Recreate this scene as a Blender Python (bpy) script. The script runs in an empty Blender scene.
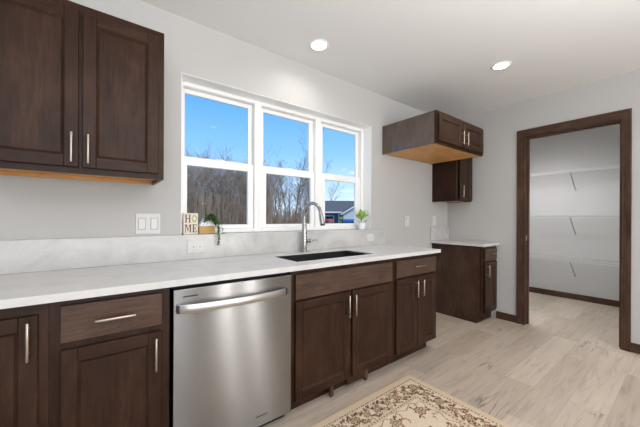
import bpy, bmesh, math, random
import numpy as np
from mathutils import Vector, Matrix
random.seed(7)
S = bpy.context.scene
C = S.collection
PI = math.pi

# ------------------------------------------------------------------ camera
cam_d = bpy.data.cameras.new('camera'); cam = bpy.data.objects.new('camera', cam_d); C.objects.link(cam)
S.camera = cam
F_PX, YAW, ROLL = 290.94, 0.65556, 0.00432
cam_d.sensor_fit = 'HORIZONTAL'; cam_d.sensor_width = 36.0
cam_d.lens = F_PX * 36.0 / 640.0
cam_d.shift_y = 4.36 / 640.0
cam_d.clip_start = 0.02; cam_d.clip_end = 500
fw = Vector((math.sin(YAW), math.cos(YAW), 0)); rt = Vector((math.cos(YAW), -math.sin(YAW), 0)); upv = Vector((0, 0, 1))
r2 = rt * math.cos(ROLL) + upv * math.sin(ROLL); u2 = upv * math.cos(ROLL) - rt * math.sin(ROLL)
M = Matrix.Identity(4)
for i in range(3):
    M[i][0] = r2[i]; M[i][1] = u2[i]; M[i][2] = -fw[i]
M[0][3], M[1][3], M[2][3] = 0.0, -2.1065, 1.1995
cam.matrix_world = M

# ------------------------------------------------------------------ world, sun, exposure
S.view_settings.view_transform = 'Standard'; S.view_settings.look = 'None'
S.view_settings.gamma = 1.0; S.view_settings.use_curve_mapping = False
S.view_settings.exposure = 0.08
W = bpy.data.worlds.new('sky'); S.world = W; W.use_nodes = True
nt = W.node_tree; nt.nodes.clear()
wo = nt.nodes.new('ShaderNodeOutputWorld'); bg = nt.nodes.new('ShaderNodeBackground')
tc = nt.nodes.new('ShaderNodeTexCoord'); sep = nt.nodes.new('ShaderNodeSeparateXYZ')
rp = nt.nodes.new('ShaderNodeValToRGB')
nt.links.new(tc.outputs['Generated'], sep.inputs[0]); nt.links.new(sep.outputs['Z'], rp.inputs[0])
e = rp.color_ramp.elements
e[0].position = 0.0; e[0].color = (0.60, 0.72, 0.84, 1)
e[1].position = 0.9; e[1].color = (0.04, 0.19, 0.55, 1)
for p_, c_ in ((0.09, (0.40, 0.58, 0.80, 1)), (0.22, (0.19, 0.41, 0.74, 1)), (0.38, (0.085, 0.29, 0.66, 1))):
    n_ = rp.color_ramp.elements.new(p_); n_.color = c_
# a few thin clouds
mp = nt.nodes.new('ShaderNodeMapping'); mp.inputs['Scale'].default_value = (3.0, 3.0, 11.0)
nz = nt.nodes.new('ShaderNodeTexNoise'); nz.inputs['Scale'].default_value = 2.2; nz.inputs['Detail'].default_value = 6
cr = nt.nodes.new('ShaderNodeValToRGB'); cr.color_ramp.elements[0].position = 0.62; cr.color_ramp.elements[1].position = 0.80
mx = nt.nodes.new('ShaderNodeMixRGB'); mx.inputs['Color2'].default_value = (0.85, 0.9, 0.97, 1)
nt.links.new(tc.outputs['Generated'], mp.inputs[0]); nt.links.new(mp.outputs[0], nz.inputs[0]); nt.links.new(nz.outputs['Fac'], cr.inputs[0])
nt.links.new(cr.outputs[0], mx.inputs['Fac']); nt.links.new(rp.outputs[0], mx.inputs['Color1'])
nt.links.new(mx.outputs[0], bg.inputs['Color']); bg.inputs['Strength'].default_value = 1.6
nt.links.new(bg.outputs[0], wo.inputs[0])

sun_d = bpy.data.lights.new('sun', 'SUN'); sun_d.energy = 3.6; sun_d.angle = math.radians(0.6); sun_d.color = (1, 0.95, 0.88)
sun = bpy.data.objects.new('sun', sun_d); C.objects.link(sun)
sun.rotation_euler = Vector((-0.25, 0.60, -0.76)).to_track_quat('-Z', 'Y').to_euler()

def area(name, loc, direction, sx, sy, power, col=(1, 1, 1)):
    d = bpy.data.lights.new(name, 'AREA'); d.shape = 'RECTANGLE'; d.size = sx; d.size_y = sy; d.energy = power; d.color = col
    o = bpy.data.objects.new(name, d); C.objects.link(o); o.location = loc
    o.rotation_euler = Vector(direction).to_track_quat('-Z', 'Z').to_euler()
    return o
DOWNLIGHT_W = 7.0
# fill lamps added as daylight in unseen openings at the back and side
area('added_back_fill', (-0.1, -5.52, 1.15), (0, 1, 0), 3.0, 2.1, 52, (1.0, 0.98, 0.96))
area('added_left_fill', (-3.22, -2.9, 1.35), (1, 0, 0), 2.2, 1.5, 6, (1.0, 0.98, 0.96))
for xs_ in (2.20, 2.80):
    area('added_streak_lamp', (xs_, -5.52, 1.15), (0, 1, 0), 0.10, 1.9, 27, (1.0, 0.98, 0.96))  # narrow lamps added to put bright streaks on the dishwasher

# unseen fill lamp added behind the camera, throwing soft light onto the ceiling
area('added_ceiling_fill', (0.4, -3.3, 1.75), (0, 0.12, 1), 3.4, 2.4, 118, (0.985, 0.99, 1.0))

# ------------------------------------------------------------------ key measures
XR = 3.84           # right wall
ZC = 2.537          # ceiling
XL, YB = -3.2, -5.5 # left wall, back wall
PXB, PY0, PY1 = 5.655, -0.22, -2.35   # pantry back wall, pantry sides
F = -0.615          # face of the base cabinets
D = -0.635          # front of doors and drawers
ZT = 0.914
ZU = 0.8845         # underside of the counter

# ------------------------------------------------------------------ helpers
def tag(o, label=None, cat=None, group=None, kind=None):
    if label: o['label'] = label
    if cat: o['category'] = cat
    if group: o['group'] = group
    if kind: o['kind'] = kind
    return o

def root(name, loc, label=None, cat=None, group=None, kind=None):
    o = bpy.data.objects.new(name, None); C.objects.link(o); o.location = loc
    o.empty_display_size = 0.1
    return tag(o, label, cat, group, kind)

def world_loc(o):
    v = Vector((0, 0, 0))
    while o is not None:
        v += o.location; o = o.parent
    return v

def obj(name, bm, mats, parent=None, smooth=False):
    """link a bmesh given in world coordinates as one mesh object"""
    me = bpy.data.meshes.new(name)
    bmesh.ops.recalc_face_normals(bm, faces=bm.faces)
    if parent is not None:
        off = world_loc(parent); loc = Vector((0, 0, 0))
    else:
        vs = [v.co for v in bm.verts]
        off = Vector((sum(v.x for v in vs) / len(vs), sum(v.y for v in vs) / len(vs), min(v.z for v in vs))); loc = off
    bmesh.ops.translate(bm, verts=bm.verts, vec=-off)
    for f_ in bm.faces: f_.smooth = smooth
    bm.to_mesh(me); bm.free()
    if not isinstance(mats, (list, tuple)): mats = [mats]
    for m_ in mats: me.materials.append(m_)
    o = bpy.data.objects.new(name, me); C.objects.link(o); o.location = loc
    if parent is not None: o.parent = parent
    if smooth and me.polygons:
        try:
            me.set_sharp_from_angle(angle=math.radians(38))
        except Exception: pass
    return o

def B(): return bmesh.new()

def box(bm, x0, x1, y0, y1, z0, z1, bev=0.0, mi=0, seg=1):
    x0, x1 = min(x0, x1), max(x0, x1); y0, y1 = min(y0, y1), max(y0, y1); z0, z1 = min(z0, z1), max(z0, z1)
    vs = [bm.verts.new((x, y, z)) for x in (x0, x1) for y in (y0, y1) for z in (z0, z1)]
    fs = []
    for q in ((0, 1, 3, 2), (4, 6, 7, 5), (0, 4, 5, 1), (2, 3, 7, 6), (0, 2, 6, 4), (1, 5, 7, 3)):
        f_ = bm.faces.new([vs[i] for i in q]); f_.material_index = mi; fs.append(f_)
    if bev > 0:
        ed = list({e_ for f_ in fs for e_ in f_.edges})
        r_ = bmesh.ops.bevel(bm, geom=ed, offset=bev, segments=seg, affect='EDGES', profile=0.6)
        for f_ in r_['faces']: f_.material_index = mi
    return bm

def frames(pts):
    out = []; n = len(pts); ref = None
    for i in range(n):
        t = (pts[min(i + 1, n - 1)] - pts[max(i - 1, 0)]).normalized()
        if ref is None:
            a = Vector((0, 0, 1)) if abs(t.z) < 0.9 else Vector((1, 0, 0))
            ref = t.cross(a).normalized()
        ref = (ref - t * ref.dot(t)).normalized()
        out.append((t, ref, t.cross(ref)))
    return out

def tube(bm, pts, radii, n=10, caps=True, mi=0, sq=None):
    pts = [Vector(p) for p in pts]
    if not isinstance(radii, (list, tuple)): radii = [radii] * len(pts)
    rings = []
    for p, r, (t, a, b) in zip(pts, radii, frames(pts)):
        ring = []
        for k in range(n):
            th = 2 * PI * k / n
            ring.append(bm.verts.new(p + a * (math.cos(th) * r) + b * (math.sin(th) * r)))
        rings.append(ring)
    for i in range(len(rings) - 1):
        for k in range(n):
            f_ = bm.faces.new((rings[i][k], rings[i][(k + 1) % n], rings[i + 1][(k + 1) % n], rings[i + 1][k])); f_.material_index = mi
    if caps and n > 2:
        bm.faces.new(rings[0][::-1]).material_index = mi; bm.faces.new(rings[-1]).material_index = mi
    return bm

def lathe(bm, cx, cy, prof, n=24, mi=0, axis='z'):
    rings = []
    for r, z in prof:
        rings.append([bm.verts.new((cx + r * math.cos(2 * PI * k / n), cy + r * math.sin(2 * PI * k / n), z)) for k in range(n)])
    for i in range(len(rings) - 1):
        for k in range(n):
            f_ = bm.faces.new((rings[i][k], rings[i][(k + 1) % n], rings[i + 1][(k + 1) % n], rings[i + 1][k])); f_.material_index = mi
    bm.faces.new(rings[0][::-1]).material_index = mi; bm.faces.new(rings[-1]).material_index = mi
    return bm

def slab(bm, us, vs, w0, w1, holes, axes):
    """slab over the grid us x vs with some cells left open; axes = which world axes u, v, w are"""
    def P(u, v, w):
        c = [0, 0, 0]; c[axes[0]] = u; c[axes[1]] = v; c[axes[2]] = w
        return c
    V = {}
    def vert(i, j, k):
        if (i, j, k) not in V: V[(i, j, k)] = bm.verts.new(P(us[i], vs[j], (w0, w1)[k]))
        return V[(i, j, k)]
    nu, nv = len(us) - 1, len(vs) - 1
    solid = lambda i, j: 0 <= i < nu and 0 <= j < nv and (i, j) not in holes
    for i in range(nu):
        for j in range(nv):
            if not solid(i, j): continue
            for k in (0, 1):
                bm.faces.new([vert(i, j, k), vert(i + 1, j, k), vert(i + 1, j + 1, k), vert(i, j + 1, k)])
            for (di, dj, a, b) in ((-1, 0, (i, j), (i, j + 1)), (1, 0, (i + 1, j), (i + 1, j + 1)), (0, -1, (i, j), (i + 1, j)), (0, 1, (i, j + 1), (i + 1, j + 1))):
                if not solid(i + di, j + dj):
                    bm.faces.new([vert(*a, 0), vert(*b, 0), vert(*b, 1), vert(*a, 1)])
    return bm

def bevel_sharp(bm, off, seg=2):
    bm.normal_update()
    ed = [e_ for e_ in bm.edges if len(e_.link_faces) == 2 and e_.calc_face_angle(0) > 1.0]
    bmesh.ops.bevel(bm, geom=ed, offset=off, segments=seg, affect='EDGES', profile=0.6)
    return bm

# ------------------------------------------------------------------ materials
def mat(name, col, rough=0.5, metal=0.0, spec=0.5):
    m = bpy.data.materials.new(name); m.use_nodes = True
    b = m.node_tree.nodes['Principled BSDF']
    b.inputs['Base Color'].default_value = (*col, 1); b.inputs['Roughness'].default_value = rough
    b.inputs['Metallic'].default_value = metal; b.inputs['Specular IOR Level'].default_value = spec
    return m
def N(m, t, **kw):
    n = m.node_tree.nodes.new(t)
    for k, v in kw.items():
        if k in n.inputs: n.inputs[k].default_value = v
        else: setattr(n, k, v)
    return n
def L(m, a, b): m.node_tree.links.new(a, b)
def bsdf(m): return m.node_tree.nodes['Principled BSDF']
def ramp(m, fac, stops):
    r = N(m, 'ShaderNodeValToRGB'); els = r.color_ramp.elements
    while len(els) < len(stops): els.new(0.5)
    for e_, (p, c) in zip(els, stops):
        e_.position = p; e_.color = (*c, 1) if len(c) == 3 else c
    L(m, fac, r.inputs[0]); return r.outputs[0]
def coords(m, scale, rot=(0, 0, 0)):
    t = N(m, 'ShaderNodeTexCoord'); mp_ = N(m, 'ShaderNodeMapping')
    mp_.inputs['Scale'].default_value = scale; mp_.inputs['Rotation'].default_value = rot
    L(m, t.outputs['Object'], mp_.inputs[0]); return mp_.outputs[0]
def bump(m, h, strength, dist=0.01):
    b = N(m, 'ShaderNodeBump'); b.inputs['Strength'].default_value = strength; b.inputs['Distance'].default_value = dist
    L(m, h, b.inputs['Height']); L(m, b.outputs[0], bsdf(m).inputs['Normal'])

def paint(name, col, rough=0.6):
    m = mat(name, col, rough, spec=0.25)
    n = N(m, 'ShaderNodeTexNoise', Scale=260.0, Detail=3.0); L(m, coords(m, (1, 1, 1)), n.inputs[0])
    bump(m, n.outputs['Fac'], 0.06, 0.002)
    return m

def wood(name, dark, mid, light, grain='z', rough=0.34):
    m = mat(name, mid, rough, spec=0.17)
    sc = {'z': (60, 60, 5), 'x': (5, 60, 60), 'y': (60, 5, 60)}[grain]
    n = N(m, 'ShaderNodeTexNoise', Scale=1.5, Detail=7.0, Roughness=0.65, Distortion=0.3); L(m, coords(m, sc), n.inputs[0])
    sc2 = {'z': (7, 7, 3), 'x': (3, 7, 7), 'y': (7, 3, 7)}[grain]
    n2 = N(m, 'ShaderNodeTexNoise', Scale=1.3, Detail=5.0, Roughness=0.6, Distortion=0.6); L(m, coords(m, sc2), n2.inputs[0])
    ad = N(m, 'ShaderNodeMath', operation='MULTIPLY_ADD'); ad.inputs[1].default_value = 0.55
    L(m, n2.outputs['Fac'], ad.inputs[0])
    sb = N(m, 'ShaderNodeMath', operation='MULTIPLY'); sb.inputs[1].default_value = 0.45; L(m, n.outputs['Fac'], sb.inputs[0])
    L(m, sb.outputs[0], ad.inputs[2])
    c = ramp(m, ad.outputs[0], [(0.36, dark), (0.5, mid), (0.64, light)])
    L(m, c, bsdf(m).inputs['Base Color'])
    bump(m, n.outputs['Fac'], 0.05, 0.002)
    return m

DK, MD, LT = (0.020, 0.0082, 0.0045), (0.031, 0.0138, 0.0078), (0.050, 0.0240, 0.0140)
wood_v = wood('dark_stained_maple', DK, MD, LT, 'z')
wood_gloss_lit = wood('dark_veneer_end_panel_lit', (0.048, 0.028, 0.020), (0.075, 0.046, 0.034), (0.105, 0.066, 0.049), 'z', 0.18)  # stain colour lightened for the light the fridge cabinet side catches
wood_gloss_lit.node_tree.nodes['Principled BSDF'].inputs['Specular IOR Level'].default_value = 1.0
wood_side_lit = wood('dark_stained_side_panel_lit', (0.036, 0.0185, 0.0115), (0.054, 0.0295, 0.0195), (0.078, 0.045, 0.031), 'z', 0.3)  # cabinet stain lightened, the sheen of the corner side put into its colour
wood_h = wood('dark_stained_maple_horizontal', DK, MD, LT, 'x')
wood_dr = wood('dark_stained_maple_drawer', (0.046, 0.026, 0.018), (0.074, 0.043, 0.030), (0.105, 0.063, 0.045), 'x')
wood_y = wood('dark_stained_casing', (.040, .020, .0125), (0.068, 0.036, 0.023), (0.100, 0.057, 0.038), 'z', 0.4)
wood_yh = wood('dark_stained_casing_head', (.040, .020, .0125), (0.068, 0.036, 0.023), (0.100, 0.057, 0.038), 'y', 0.4)
maple = wood('natural_maple_ply', (0.50, 0.25, 0.085), (0.62, 0.32, 0.115), (0.69, 0.38, 0.15), 'x', 0.45)
wall_m = paint('warm_grey_wall_paint', (0.475, 0.468, 0.457))
ceil_m = paint('white_ceiling_paint', (0.75, 0.745, 0.735), 0.8)
white_m = mat('white_vinyl', (0.86, 0.86, 0.85), 0.35)
trim_white = paint('white_reveal_paint', (0.93, 0.93, 0.92), 0.45)
plate_m = mat('white_plastic_plate', (0.62, 0.615, 0.60), 0.35); rocker_m = mat('white_plastic_rocker', (0.68, 0.675, 0.66), 0.3); gap_m = mat('grey_gap', (0.22, 0.215, 0.21), 0.6)
slot_m = mat('dark_slot', (0.03, 0.03, 0.03), 0.6)
nickel = mat('brushed_nickel', (0.46, 0.41, 0.36), 0.36, 1.0)
chrome = mat('brushed_steel_faucet', (0.40, 0.39, 0.38), 0.27, 1.0)
black_m = mat('black_rubber', (0.012, 0.012, 0.013), 0.5)
sink_m = mat('black_composite_sink', (0.008, 0.0085, 0.0095), 0.55)

def make_steel():
    m = mat('brushed_stainless', (0.26, 0.258, 0.255), 0.26, 1.0)
    n = N(m, 'ShaderNodeTexNoise', Scale=1.0, Detail=4.0); L(m, coords(m, (3, 40, 420)), n.inputs[0])
    c = ramp(m, n.outputs['Fac'], [(0.3, (0.25, 0.248, 0.246)), (0.7, (0.272, 0.27, 0.268))]); L(m, c, bsdf(m).inputs['Base Color'])
    bsdf(m).inputs['Anisotropic'].default_value = 1.0; bsdf(m).inputs['Anisotropic Rotation'].default_value = 0.25
    tg = N(m, 'ShaderNodeTangent', direction_type='RADIAL', axis='Z'); L(m, tg.outputs[0], bsdf(m).inputs['Tangent'])
    return m
steel = make_steel()
steel_bar = mat('satin_stainless_bar', (0.50, 0.497, 0.493), 0.28, 1.0)

def make_quartz(name, c0, c1, c2, rough):
    m = mat(name, c1, rough, spec=0.5)
    co = coords(m, (1, 1, 1))
    n = N(m, 'ShaderNodeTexNoise', Scale=3.2, Detail=9.0, Roughness=0.62, Distortion=1.6); L(m, co, n.inputs[0])
    n2 = N(m, 'ShaderNodeTexNoise', Scale=95.0, Detail=2.0); L(m, co, n2.inputs[0])
    ad = N(m, 'ShaderNodeMath', operation='MULTIPLY_ADD'); ad.inputs[1].default_value = 0.25
    L(m, n2.outputs['Fac'], ad.inputs[0]); L(m, n.outputs['Fac'], ad.inputs[2])
    L(m, ramp(m, ad.outputs[0], [(0.46, c0), (0.6, c1), (0.78, c2)]), bsdf(m).inputs['Base Color'])
    return m
quartz = make_quartz('white_quartz', (0.535, 0.53, 0.52), (0.57, 0.565, 0.555), (0.60, 0.595, 0.585), 0.16)
quartz_b = make_quartz('white_quartz_splash', (0.45, 0.442, 0.43), (0.51, 0.502, 0.49), (0.57, 0.562, 0.55), 0.22)

def make_floor():
    m = mat('pale_oak_planks', (0.5, 0.42, 0.35), 0.38, spec=0.4)
    co = coords(m, (1, 1, 1))
    br = N(m, 'ShaderNodeTexBrick'); br.offset = 0.37; br.inputs['Scale'].default_value = 1.0
    br.inputs['Brick Width'].default_value = 1.25; br.inputs['Row Height'].default_value = 0.19
    br.inputs['Mortar Size'].default_value = 0.0014; br.inputs['Mortar Smooth'].default_value = 0.3; br.inputs['Bias'].default_value = 0.0
    br.inputs['Color1'].default_value = (0.0, 0.0, 0.0, 1); br.inputs['Color2'].default_value = (1, 1, 1, 1); br.inputs['Mortar'].default_value = (0.5, 0.5, 0.5, 1)
    L(m, co, br.inputs[0])
    tone = ramp(m, br.outputs['Color'], [(0.0, (0.395, 0.328, 0.265)), (0.5, (0.465, 0.389, 0.317)), (1.0, (0.525, 0.445, 0.368))])
    # offset the grain plank by plank
    t = N(m, 'ShaderNodeTexCoord'); va = N(m, 'ShaderNodeVectorMath', operation='MULTIPLY_ADD'); va.inputs[1].default_value = (7.0, 3.0, 5.0)
    L(m, br.outputs['Color'], va.inputs[0]); L(m, t.outputs['Object'], va.inputs[2])
    mp1 = N(m, 'ShaderNodeMapping'); mp1.inputs['Scale'].default_value = (1.1, 13, 1); L(m, va.outputs[0], mp1.inputs[0])
    g = N(m, 'ShaderNodeTexNoise', Scale=2.2, Detail=8.0, Roughness=0.65, Distortion=0.8); L(m, mp1.outputs[0], g.inputs[0])
    gr = ramp(m, g.outputs['Fac'], [(0.30, (0.74, 0.72, 0.70)), (0.48, (0.96, 0.96, 0.96)), (0.70, (1.08, 1.08, 1.09))])
    mu = N(m, 'ShaderNodeMixRGB', blend_type='MULTIPLY'); mu.inputs[0].default_value = 1.0
    L(m, tone, mu.inputs[1]); L(m, gr, mu.inputs[2])
    # dark checks and knots
    mp2 = N(m, 'ShaderNodeMapping'); mp2.inputs['Scale'].default_value = (1.1, 10.5, 1); L(m, va.outputs[0], mp2.inputs[0])
    k = N(m, 'ShaderNodeTexNoise', Scale=1.7, Detail=3.0, Roughness=0.45, Distortion=0.25); L(m, mp2.outputs[0], k.inputs[0])
    kk = ramp(m, k.outputs['Fac'], [(0.470, (0, 0, 0)), (0.490, (1, 1, 1)), (0.500, (1, 1, 1)), (0.530, (0, 0, 0))])
    mk = N(m, 'ShaderNodeTexNoise', Scale=2.3, Detail=2.0); L(m, va.outputs[0], mk.inputs[0])
    mkk = ramp(m, mk.outputs['Fac'], [(0.59, (0, 0, 0)), (0.70, (0.8, 0.8, 0.8))])
    mm = N(m, 'ShaderNodeMath', operation='MULTIPLY'); L(m, kk, mm.inputs[0]); L(m, mkk, mm.inputs[1])
    m3 = N(m, 'ShaderNodeMixRGB'); m3.inputs[2].default_value = (0.15, 0.115, 0.09, 1); L(m, mm.outputs[0], m3.inputs[0]); L(m, mu.outputs[0], m3.inputs[1])
    # seams
    m4 = N(m, 'ShaderNodeMixRGB'); m4.inputs[2].default_value = (0.20, 0.165, 0.135, 1)
    fr = N(m, 'ShaderNodeMath', operation='MULTIPLY'); fr.inputs[1].default_value = 0.55; L(m, br.outputs['Fac'], fr.inputs[0])
    L(m, fr.outputs[0], m4.inputs[0]); L(m, m3.outputs[0], m4.inputs[1])
    L(m, m4.outputs[0], bsdf(m).inputs['Base Color'])
    bump(m, g.outputs['Fac'], 0.05, 0.003)
    return m
floor_m = make_floor()

def make_glass():
    m = bpy.data.materials.new('window_glass'); m.use_nodes = True; n = m.node_tree; n.nodes.clear()
    o = n.nodes.new('ShaderNodeOutputMaterial'); mi = n.nodes.new('ShaderNodeMixShader'); tr = n.nodes.new('ShaderNodeBsdfTransparent')
    gl = n.nodes.new('ShaderNodeBsdfGlossy'); gl.inputs['Roughness'].default_value = 0.02; fr = n.nodes.new('ShaderNodeFresnel'); fr.inputs[0].default_value = 1.03
    tr.inputs[0].default_value = (0.97, 0.98, 0.98, 1)
    n.links.new(fr.outputs[0], mi.inputs[0]); n.links.new(tr.outputs[0], mi.inputs[1]); n.links.new(gl.outputs[0], mi.inputs[2]); n.links.new(mi.outputs[0], o.inputs[0])
    return m
glass_m = make_glass()
def emit(name, col, s):
    m = mat(name, col, 0.5); b = bsdf(m); b.inputs['Emission Color'].default_value = (*col, 1); b.inputs['Emission Strength'].default_value = s; return m
lamp_m = emit('lit_lens', (1.0, 0.97, 0.92), 6.0)

# ------------------------------------------------------------------ the room
def structure(name, bm, m, parent=None, label=None, smooth=False):
    o = obj(name, bm, m, parent, smooth)
    if parent is None: o['kind'] = 'structure'
    if label: o['label'] = label
    return o
bm = B(); box(bm, XL - .15, PXB + .15, YB - .15, 0.2, -0.12, 0); structure('floor', bm, floor_m, label='pale oak plank floor')
bm = B(); box(bm, XL - .15, PXB + .15, YB - .15, 0.2, ZC, ZC + 0.15); structure('ceiling', bm, ceil_m, label='white painted ceiling')
WX0, WX1, WZ0, WZ1 = 0.448, 2.301, 1.061, 2.167
bm = B(); slab(bm, [XL, WX0, WX1, PXB], [0, WZ0, WZ1, ZC], 0, 0.20, {(1, 1)}, (0, 2, 1)); structure('wall_window', bm, wall_m, label='grey wall with the triple window')
DY0, DY1, DZ = -0.915, -1.672, 2.118
bm = B(); slab(bm, [YB, DY1 - .012, DY0 + .012, 0], [0, DZ + .012, ZC], XR, XR + 0.115, {(1, 0)}, (1, 2, 0)); structure('wall_right', bm, wall_m, label='grey wall with the pantry doorway')
bm = B(); box(bm, PXB, PXB + .12, YB, 0, 0, ZC); structure('wall_pantry_back', bm, wall_m)
bm = B(); box(bm, XR + .115, PXB, PY1 - .1, PY1, 0, ZC); structure('wall_pantry_right', bm, wall_m)
bm = B(); box(bm, XR + .115, PXB, PY0, PY0 + .1, 0, ZC); structure('wall_pantry_left', bm, wall_m)
bm = B(); slab(bm, [YB, -4.0, -1.8, 0], [0, 0.6, 2.1, ZC], XL - .12, XL, {(1, 1)}, (1, 2, 0)); structure('wall_left', bm, wall_m)
bm = B(); slab(bm, [XL, -1.7, 1.45, 2.12, 2.28, 2.72, 2.88, 3.0, 3.72, XR], [0, 0.1, 2.2, ZC], YB - .12, YB, {(1, 1), (3, 1), (5, 1), (7, 1), (7, 0)}, (0, 2, 1)); structure('wall_back', bm, wall_m)

bm = B(); hx_, hy_ = (2.90, 3.80), (YB - 3.0, YB - .1205)   # made-up unlit hall, added to darken the dishwasher reflection
box(bm, hx_[0] - .1, hx_[0], hy_[0], hy_[1], 0, 2.4); box(bm, hx_[1], hx_[1] + .1, hy_[0], hy_[1], 0, 2.4); box(bm, hx_[0] - .1, hx_[1] + .1, hy_[0] - .1, hy_[0], 0, 2.4); box(bm, hx_[0] - .1, hx_[1] + .1, hy_[0] - .1, hy_[1], 2.4, 2.5)
structure('wall_added_hall', bm, wall_m)
bm = B(); box(bm, hx_[0] - .1, hx_[1] + .1, hy_[0] - .1, YB - .1505, -.12, 0); structure('floor_added_hall', bm, wall_m)  # floor of the same added hall

# window reveal lining
bm = B()
RY = 0.11
box(bm, WX0, WX1, 0.0005, RY + .089, WZ1 - 0.004, WZ1 - 0.0005)
box(bm, WX0 + .0005, WX0 + .004, 0.0005, RY + .089, 1.082, WZ1 - .0045)
box(bm, WX1 - .004, WX1 - .0005, 0.0005, RY + .089, 1.082, WZ1 - .0045)
structure('trim_1', bm, trim_white, label='white lining of the window recess')
bm = B(); box(bm, WX0 + .001, WX1 - .001, 0.0005, 0.199, 1.062, 1.081, 0.001); structure('trim_2', bm, quartz_b, label='pale stone window sill')

# three double-hung window units
UX = [WX0 + .0045, 1.058, 1.682, WX1 - .0045]                       # unit limits
UG = [(.504, .989), (1.127, 1.603), (1.769, 2.222)]                 # glass of the upper sashes
LG = [(.516, .977), (1.143, 1.607), (1.782, 2.196)]                 # glass of the lower sashes
def ring_frame(bm, x0, x1, z0, z1, wl, wr, wb, wt, y0, y1, bev=0.003):
    box(bm, x0, x0 + wl, y0, y1, z0, z1, bev); box(bm, x1 - wr, x1, y0, y1, z0, z1, bev)
    box(bm, x0 + wl, x1 - wr, y0, y1, z0, z0 + wb, bev); box(bm, x0 + wl, x1 - wr, y0, y1, z1 - wt, z1, bev)
for k in range(3):
    x0, x1 = UX[k], UX[k + 1]
    w = root('window_%d' % (k + 1), ((x0 + x1) / 2, RY, 1.082), kind='structure',
             label=('white double-hung window at the left, over the small wooden sign', 'middle white double-hung window', 'white double-hung window at the right, with the house beyond')[k])
    bm = B(); ring_frame(bm, x0, x1, 1.082, WZ1 - .0045, .032, .032, .03, .03, RY, .199); obj('window_frame', bm, white_m, w)
    a0, a1 = x0 + .0325, x1 - .0325; g0, g1 = UG[k]; h0, h1 = LG[k]
    bm = B(); ring_frame(bm, a0, a1, 1.597, WZ1 - .036, g0 - a0, a1 - g1, .045, .032, .156, .176, .002); us_ = obj('upper_sash', bm, white_m, w)
    bm = B(); box(bm, g0 - .003, g1 + .003, .165, .168, 1.638, WZ1 - .065); obj('glass_pane', bm, glass_m, us_)
    bm = B(); ring_frame(bm, a0, a1, 1.113, 1.634, h0 - a0, a1 - h1, .031, .060, .128, .154, .003); ls_ = obj('lower_sash', bm, white_m, w)
    bm = B(); box(bm, h0 - .003, h1 + .003, .140, .143, 1.141, 1.577); obj('glass_pane', bm, glass_m, ls_)
    bm = B(); box(bm, (a0 + a1) / 2 - .03, (a0 + a1) / 2 + .03, .130, .150, 1.6345, 1.644, .003); obj('sash_lock', bm, white_m, w)

# doorway: jamb, casing, strike plate
dr = root('door_1', (XR, (DY0 + DY1) / 2, 0), kind='structure', label='dark wood doorway into the pantry')
bm = B(); JX = XR + .116
box(bm, XR - .001, JX, DY0 - .004, DY0 + .0115, 0, DZ, .001); box(bm, XR - .001, JX, DY1 - .0115, DY1 + .004, 0, DZ, .001)
box(bm, XR + .05, XR + .085, DY0 - .016, DY0 - .004, 0, DZ - .012, .001); box(bm, XR + .05, XR + .085, DY1 + .004, DY1 + .016, 0, DZ - .012, .001)
obj('door_jamb', bm, wood_y, dr)
bm = B(); box(bm, XR - .001, JX, DY1 - .0115, DY0 + .0115, DZ - .004, DZ + .0115, .001); box(bm, XR + .05, XR + .085, DY1, DY0, DZ - .016, DZ - .004, .001); obj('head_jamb', bm, wood_yh, dr)
def casing(sx):
    xf = XR - .001 if sx < 0 else JX + .0005
    O0, O1, I0, I1 = -.8356, -1.7379, DY0 + .004, DY1 - .004
    zo, zi = 2.203, DZ + .004
    def profile(bm, y_out, y_in, head=False):
        st = [(0, .30, .018), (.30, .62, .014), (.62, .9, .010), (.9, 1.0, .013)]
        for a, b, t in st:
            xa, xb_ = (xf - t, xf) if sx < 0 else (xf, xf + t)
            if not head:
                box(bm, xa, xb_, y_out + (y_in - y_out) * a, y_out + (y_in - y_out) * b, 0, zo + (zi - zo) * a, .0015)
            else:
                box(bm, xa, xb_, O1 + (I1 - O1) * b, O0 + (I0 - O0) * b, zo + (zi - zo) * b, zo + (zi - zo) * a, .0015)
    for a_, b_ in ((O0, I0), (O1, I1)):
        bm = B(); profile(bm, a_, b_); obj('casing', bm, wood_y, dr)
    bm = B(); profile(bm, 0, 0, True); obj('head_casing', bm, wood_yh, dr)
casing(-1); casing(1)
bm = B(); box(bm, XR + .012, XR + .045, DY0 - .0065, DY0 - .0042, .95, 1.015, .001); box(bm, XR + .004, XR + .014, DY0 - .012, DY0 - .0042, .97, 1.0, .001); obj('strike_plate', bm, nickel, dr)

def baseboard(name, x0, x1, y0, y1):
    bm = B(); box(bm, x0, x1, y0, y1, 0, .086, .003); structure(name, bm, wood_yh)
baseboard('baseboard_right', XR - .013, XR - .0005, -.8350, -.6200)
baseboard('baseboard_near', XR - .013, XR - .0005, -1.7385, YB + .01)
baseboard('baseboard_pantry_back', PXB - .013, PXB - .0005, PY1 + .001, PY0 - .001)
baseboard('baseboard_pantry_left', XR + .14, PXB - .014, PY0 - .0135, PY0 - .0005)
baseboard('baseboard_pantry_right', XR + .14, PXB - .014, PY1 + .0005, PY1 + .0135)

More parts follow.
